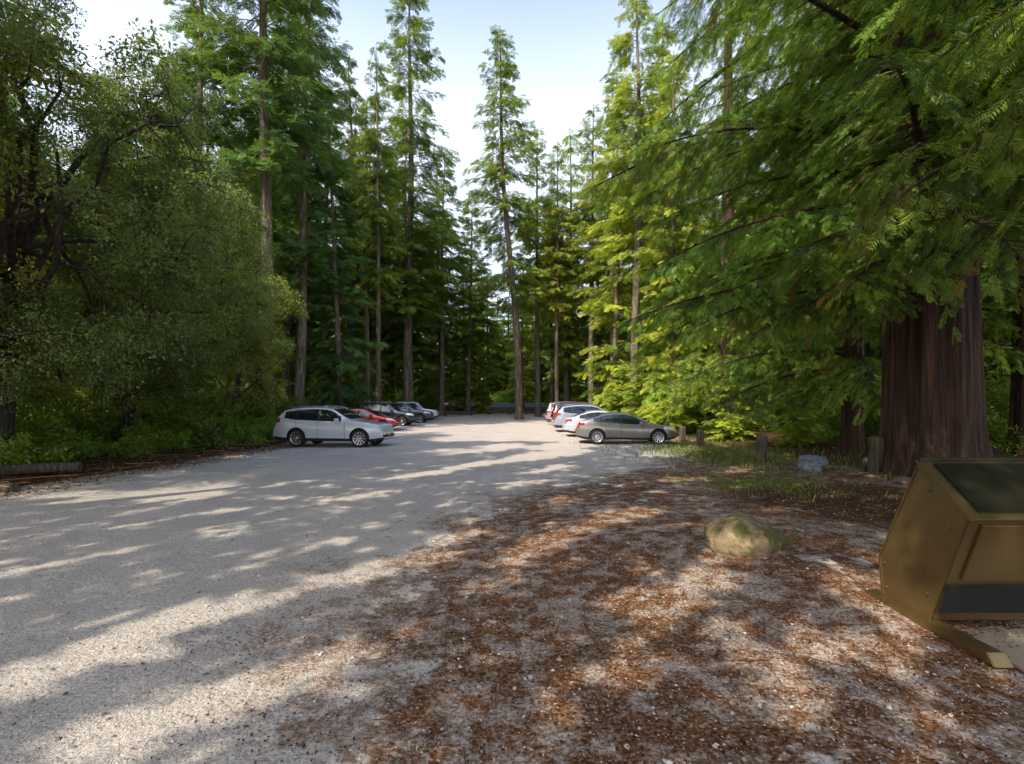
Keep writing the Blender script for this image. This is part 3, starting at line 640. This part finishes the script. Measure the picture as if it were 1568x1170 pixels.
# ---------------------------------------------------------------- cars
M_glass=simple('car_glass',(.012,.016,.02),.04,spec=.9,coat=.6)
M_tyre=simple('tyre',(.018,.018,.019),.85); M_trim=simple('black_trim',(.02,.02,.021),.5)
M_rim=simple('alloy_rim',(.55,.55,.57),.25,metal=.9); M_hl=simple('headlamp',(.75,.78,.8),.08,spec=.9,coat=1); M_tl=simple('tail_lamp',(.42,.01,.01),.15,coat=1)
M_pl=simple('licence_plate',(.75,.75,.72),.5); M_dark=simple('wheel_well',(.01,.01,.01),.9)
def wheel_mesh(rad,spokes=10):
    G=Geo(); k=36; th=np.linspace(0,2*np.pi,k,endpoint=False)
    def lathe(pr,mat):
        V=np.array([np.stack([r_*np.cos(th),0*th+yy,r_*np.sin(th)],-1) for r_,yy in pr]); m_=len(pr)
        i=np.arange(m_-1)[:,None]*k;j=np.arange(k)[None];j2=(j+1)%k
        G.add(V,np.stack([i+j,i+j2,i+k+j2,i+k+j],-1).reshape(-1,4),mat,.5,True)
    rr=rad*.70
    lathe([(rr,-.10),(rr+.02,.10),(rad*.93,.115),(rad,.085),(rad,-.085),(rad*.93,-.11),(rr,-.1)],0)
    lathe([(rr+.012,.112),(rr-.012,.112),(rr-.03,.08),(rr-.035,-.05)],1)
    G.add(np.stack([(rr-.03)*np.cos(th),0*th+.02,(rr-.03)*np.sin(th)],-1),[list(range(k))],2)
    lathe([(.0001,.10),(.05,.10),(.07,.085),(.07,.03)],1)
    for q in range(spokes):
        a=2*np.pi*q/spokes; ca,sa=math.cos(a),math.sin(a)
        V=[]
        for r_,w_,y_ in ((.05,.022,.09),(rr-.01,.030,.098)):
            for s_ in (-1,1):
                for yy in (y_,y_-.035):
                    V.append((r_*ca-s_*w_*sa,yy,r_*sa+s_*w_*ca))
        G.add(V,[[0,2,6,4],[1,5,7,3],[0,4,5,1],[2,3,7,6]],1)
    return G.build('wheel',[M_tyre,M_rim,M_dark])
WM={}
KINDS={
 'suv':dict(L=4.89,W=1.90,H=1.70,top=[(0,.62),(.04,.86),(.22,.97),(.7,1.05),(1.25,1.12),(1.42,1.18),(2.15,1.60),(2.5,1.675),(3.0,1.70),(3.7,1.675),(4.2,1.60),(4.38,1.55),(4.66,1.14),(4.80,1.0),(4.86,.85),(4.89,.62)],
   belt=[(0,.9),(1.2,1.05),(2.5,1.09),(3.8,1.15),(4.4,1.24),(4.89,1.2)],ws=(1.40,2.18),rw=(4.36,4.68),side=(1.75,4.28),pil=[(2.72,2.80),(3.72,3.80)],wh=(.93,3.72),wr=.375,zb=.24),
 'sedan':dict(L=4.53,W=1.78,H=1.44,top=[(0,.50),(.05,.68),(.25,.78),(.7,.87),(1.05,.93),(1.2,.97),(2.0,1.36),(2.4,1.43),(2.8,1.44),(3.3,1.38),(3.75,1.22),(4.10,1.06),(4.38,1.02),(4.48,.92),(4.53,.6)],
   belt=[(0,.75),(1.1,.86),(2.5,.93),(3.6,1.0),(4.53,1.0)],ws=(1.18,2.02),rw=(3.34,4.0),side=(1.5,3.72),pil=[(2.45,2.52),(3.36,3.42)],wh=(.86,3.56),wr=.325,zb=.19),
 'boxsuv':dict(L=4.75,W=1.88,H=1.80,top=[(0,.65),(.03,.90),(.15,1.0),(.7,1.07),(1.2,1.12),(1.32,1.16),(1.85,1.62),(2.1,1.74),(2.6,1.79),(3.8,1.79),(4.4,1.74),(4.5,1.70),(4.65,1.25),(4.70,1.0),(4.75,.62)],
   belt=[(0,.9),(1.2,1.07),(4.75,1.14)],ws=(1.3,1.88),rw=(4.48,4.64),side=(1.55,4.38),pil=[(2.5,2.6),(3.5,3.6)],wh=(.9,3.65),wr=.37,zb=.26),
}
def car(name,x,y,yaw,kind,col,metal=.5,spokes=10,rough=.3):
    K=KINDS[kind]; Lc,W=K['L'],K['W']
    paint=simple('paint_'+kind,col,rough,metal=metal,coat=1.0)
    z0=gzf(x,y); e=empty(name,(x,y,z0),(0,0,yaw))
    sp=[0,.05,.12,Lc,Lc-.05,Lc-.12,*K['ws'],*K['rw'],*K['side'],*[q for p in K['pil'] for q in p]]
    us=np.unique(np.round(np.concatenate([np.linspace(0,Lc,80),sp]),3))
    us=us[np.concatenate([[True],np.diff(us)>.012])]
    zt=np.interp(us,*zip(*K['top']))
    for _ in range(3): zt[1:-1]=.25*zt[:-2]+.5*zt[1:-1]+.25*zt[2:]
    zbt=np.minimum(np.interp(us,*zip(*K['belt'])),zt-.012)
    zb=np.full_like(us,K['zb'])+.12*np.maximum(0,1-us/.5)**2+.14*np.maximum(0,1-(Lc-us)/.6)**2
    w=W/2*(1-.30*np.maximum(0,1-us/.85)**2.4-.20*np.maximum(0,1-(Lc-us)/.8)**2.6)
    gh=zt-zbt; wr=w*.93-.36*gh; hh=zbt-zb
    ring=[(0*w,zb),(.8*w,zb),(.94*w,zb+.03),(.975*w,zb+.16*hh),(w,zb+.5*hh),(.992*w,zb+.80*hh),(.945*w,zbt),
          (wr+.01,zt-np.minimum(.10,gh*.3)),(wr-.045,zt-np.minimum(.03,gh*.12)),((wr-.05)*.55,zt),(0*w,zt+np.minimum(.02,gh*.2))]
    full=ring+[(-a,b) for a,b in ring[9:0:-1]]
    k=20; ns=len(us)
    V=np.stack([np.stack([Lc/2-us,a,b],-1) for a,b in full],1)
    F=[];Mi=[]
    def m_at(u,s,g):
        s2=min(s,19-s)
        if s2==6:
            if K['side'][0]<=u<=K['side'][1] and g>.16:
                for p in K['pil']:
                    if p[0]<=u<=p[1]: return 2
                return 1
            return 0
        if s2 in (8,9):
            if K['ws'][0]<=u<=K['ws'][1] or K['rw'][0]<=u<=K['rw'][1]: return 1
            return 0
        if s2==5:
            if .06<u<.62: return 3
            if Lc-.42<u<Lc-.03: return 4
            return 0
        if s2<=2: return 2
        return 0
    for i in range(ns-1):
        um=(us[i]+us[i+1])/2; g=(gh[i]+gh[i+1])/2
        for s in range(k):
            F.append([i*k+s,(i+1)*k+s,(i+1)*k+(s+1)%k,i*k+(s+1)%k]); Mi.append(m_at(um,s,g))
    for base,fr in ((0,True),((ns-1)*k,False)):
        for s in range(0,10):
            a,b=s,s+1; c,d=(k-s)%k,(k-s-1)%k
            if fr: mt=2 if s in (3,4,2) else 0
            else: mt=2 if s in (1,2) else 0
            q=[base+a,base+b,base+d,base+c]
            q=[v for n_,v in enumerate(q) if v not in q[:n_]]
            if not fr: q=q[::-1]
            F.append(q); Mi.append(mt)
    me=bpy.data.meshes.new('body'); me.from_pydata(V.reshape(-1,3).tolist(),[],F)
    mats=[paint,M_glass,M_trim,M_hl,M_tl,M_dark]
    for m in mats: me.materials.append(m)
    me.polygons.foreach_set('material_index',Mi)
    bm=bmesh.new(); bm.from_mesh(me); bmesh.ops.recalc_face_normals(bm,faces=bm.faces); bm.to_mesh(me); bm.free()
    body=link('body',me,parent=e)
    bm=bmesh.new()
    for u in K['wh']:
        for sy in (-1,1):
            mt=Matrix.Translation((Lc/2-u,sy*W*.48,K['wr']+.02))@Matrix.Rotation(math.pi/2,4,'X')
            bmesh.ops.create_cone(bm,cap_ends=True,segments=36,radius1=K['wr']+.055,radius2=K['wr']+.055,depth=.62,matrix=mt)
    cm=bpy.data.meshes.new('cut'); bm.to_mesh(cm); bm.free()
    for m in mats: cm.materials.append(m)
    cm.polygons.foreach_set('material_index',[5]*len(cm.polygons))
    cut=bpy.data.objects.new('cut',cm); COL.objects.link(cut); cut.parent=e
    md=body.modifiers.new('b','BOOLEAN'); md.operation='DIFFERENCE'; md.object=cut; md.solver='EXACT'
    bpy.context.view_layer.update()
    dg=bpy.context.evaluated_depsgraph_get()
    nm=bpy.data.meshes.new_from_object(body.evaluated_get(dg))
    body.modifiers.clear(); body.data=nm; bpy.data.objects.remove(cut)
    for p in nm.polygons: p.use_smooth=True
    try: nm.set_sharp_from_angle(angle=math.radians(28))
    except Exception as ex: print(ex)
    key=(K['wr'],spokes)
    if key not in WM: WM[key]=wheel_mesh(K['wr'],spokes)
    n_=0
    for u in K['wh']:
        for sy in (-1,1):
            n_+=1; link('wheel_%d'%n_,WM[key],(Lc/2-u,sy*(W/2-.135),K['wr']),(0,0,0 if sy>0 else math.pi),1,e)
    G=Geo()
    def at(u,idx):
        return np.array([Lc/2-u,np.interp(u,us,full[idx][0]),np.interp(u,us,full[idx][1])])
    for u in (K['side'][0]-.18,K['pil'][0][0]+.04,K['pil'][1][0]+.02):
        for sg in (1,-1):
            pts=[at(u,q) for q in (3,4,5,6)]
            Vs=[]
            for p in pts:
                p=p.copy(); p[1]=(p[1]+.004)*sg; Vs+= [p+np.array([.006,0,0]),p-np.array([.006,0,0])]
            G.add(Vs,[[0,1,3,2],[2,3,5,4],[4,5,7,6]],0)
    for u in (K['pil'][0][0]-.12,K['pil'][1][0]-.12):
        for sg in (1,-1):
            p=at(u,5); box(G,(p[0],(p[1]+.015)*sg,p[2]-.02),(.16,.03,.028),2)
    for sg in (1,-1):
        p=at(K['side'][0]+.12,6); box(G,(p[0],(p[1]+.13)*sg,p[2]+.08),(.14,.20,.14),2,taper=.8); box(G,(p[0],(p[1]+.03)*sg,p[2]+.03),(.06,.12,.04),0)
    wf=w[0]; zf=zb[0]; box(G,(Lc/2+.006,0,.48 if kind!='sedan' else .40),(.02,.32,.15),1)
    box(G,(Lc/2+.004,0,zf+.10),(.03,wf*1.3,.10),0)
    zr=.78 if kind!='sedan' else .74
    box(G,(-Lc/2-.006,0,zr-.12),(.02,.32,.15),1)
    for sg in (1,-1):
        box(G,(-Lc/2+.03,sg*w[-1]*.80,zt[-1]-.06 if kind=='boxsuv' else zt[-1]-.02),(.10,.24,.16),4)
        box(G,(Lc/2-.03,sg*wf*.80,zf+.2),(.09,.2,.06),3)
    if kind!='sedan':
        for sg in (1,-1):
            q=np.linspace(2.1,Lc-.75,6); P=np.stack([Lc/2-q,sg*(np.interp(q,us,wr)-.09),np.interp(q,us,zt)+.035],-1); tube(G,P,.016,6,5)
            for uu in (q[0],q[-1]): box(G,(Lc/2-uu,sg*(np.interp(uu,us,wr)-.09),np.interp(uu,us,zt)+.01),(.06,.035,.06),0)
    link('trim_parts',G.build('trim_parts',[M_trim,M_pl,paint,M_hl,M_tl,M_rim]),parent=e)
    return e
car('parked_suv',-7.75,21.2,-.12,'suv',(.72,.74,.79),.15,10)
car('parked_car',-9.75,32.2,-.03,'sedan',(.60,.012,.015),.1)
car('parked_suv',-9.75,37.4,-.02,'boxsuv',(.03,.04,.06),.4)
car('parked_suv',-9.4,42.4,.02,'suv',(.05,.07,.13),.4)
car('parked_suv',-9.6,47.6,0,'boxsuv',(.70,.71,.72),.1)
car('parked_car',-10.0,51.8,0,'sedan',(.2,.21,.22),.4)
car('parked_car',5.25,22.6,-.12,'sedan',(.27,.255,.24),.55)
car('parked_car',5.1,26.7,-.03,'sedan',(.62,.65,.70),.2)
car('parked_suv',5.0,30.6,0,'suv',(.42,.50,.60),.4)
car('parked_suv',5.2,35.0,0,'boxsuv',(.16,.03,.035),.4)
car('parked_suv',5.1,39.2,0,'boxsuv',(.45,.42,.42),.4)
car('parked_car',5.2,44.0,0,'sedan',(.03,.06,.14),.4)

# ---------------------------------------------------------------- light, sky, camera
el=SEL; ax_,ay_=SAX,SAY
w=bpy.data.worlds.new('World'); scene.world=w; w.use_nodes=True; nt=w.node_tree
bg=nt.nodes['Background']; sky=nt.nodes.new('ShaderNodeTexSky'); sky.sky_type='NISHITA'; sky.sun_disc=False
sky.sun_elevation=el; sky.sun_rotation=math.atan2(ax_,ay_)%(2*math.pi); sky.air_density=1.0; sky.dust_density=3.0; sky.ozone_density=1.0
# haze added to whiten the sky: strongest near the horizon, thinning to blue overhead
tc=nt.nodes.new('ShaderNodeTexCoord'); sx=nt.nodes.new('ShaderNodeSeparateXYZ'); L(nt,tc.outputs['Generated'],sx.inputs[0])
hzc=ramp(nt,sx.outputs['Z'],[(0.,(.70,.74,.78)),(.50,(.72,.76,.82)),(.72,(.16,.25,.50))])
sc_=nt.nodes.new('ShaderNodeVectorMath'); sc_.operation='SCALE'; sc_.inputs['Scale'].default_value=9.0; L(nt,hzc,sc_.inputs[0])
hz=mix(nt,1.0,sky.outputs[0],sc_.outputs[0],'ADD')
L(nt,hz,bg.inputs[0]); bg.inputs[1].default_value=.15
sd=bpy.data.lights.new('sun','SUN'); sd.energy=5; sd.angle=math.radians(.5); sd.color=(1,.92,.76)
so=bpy.data.objects.new('sun',sd); COL.objects.link(so); so.location=(-30,-30,40)
nrm=math.hypot(ax_,ay_); dvec=Vector((-ax_/nrm*math.cos(el),-ay_/nrm*math.cos(el),-math.sin(el)))
so.rotation_euler=dvec.to_track_quat('-Z','Y').to_euler()
cam=bpy.data.cameras.new('camera'); co=bpy.data.objects.new('camera',cam); COL.objects.link(co)
co.location=(0,0,1.75); co.rotation_euler=(math.pi/2,0,0); cam.sensor_width=36; cam.lens=17.0; cam.shift_y=.0236; cam.clip_end=2000
scene.camera=co
print('objects',len(bpy.data.objects))
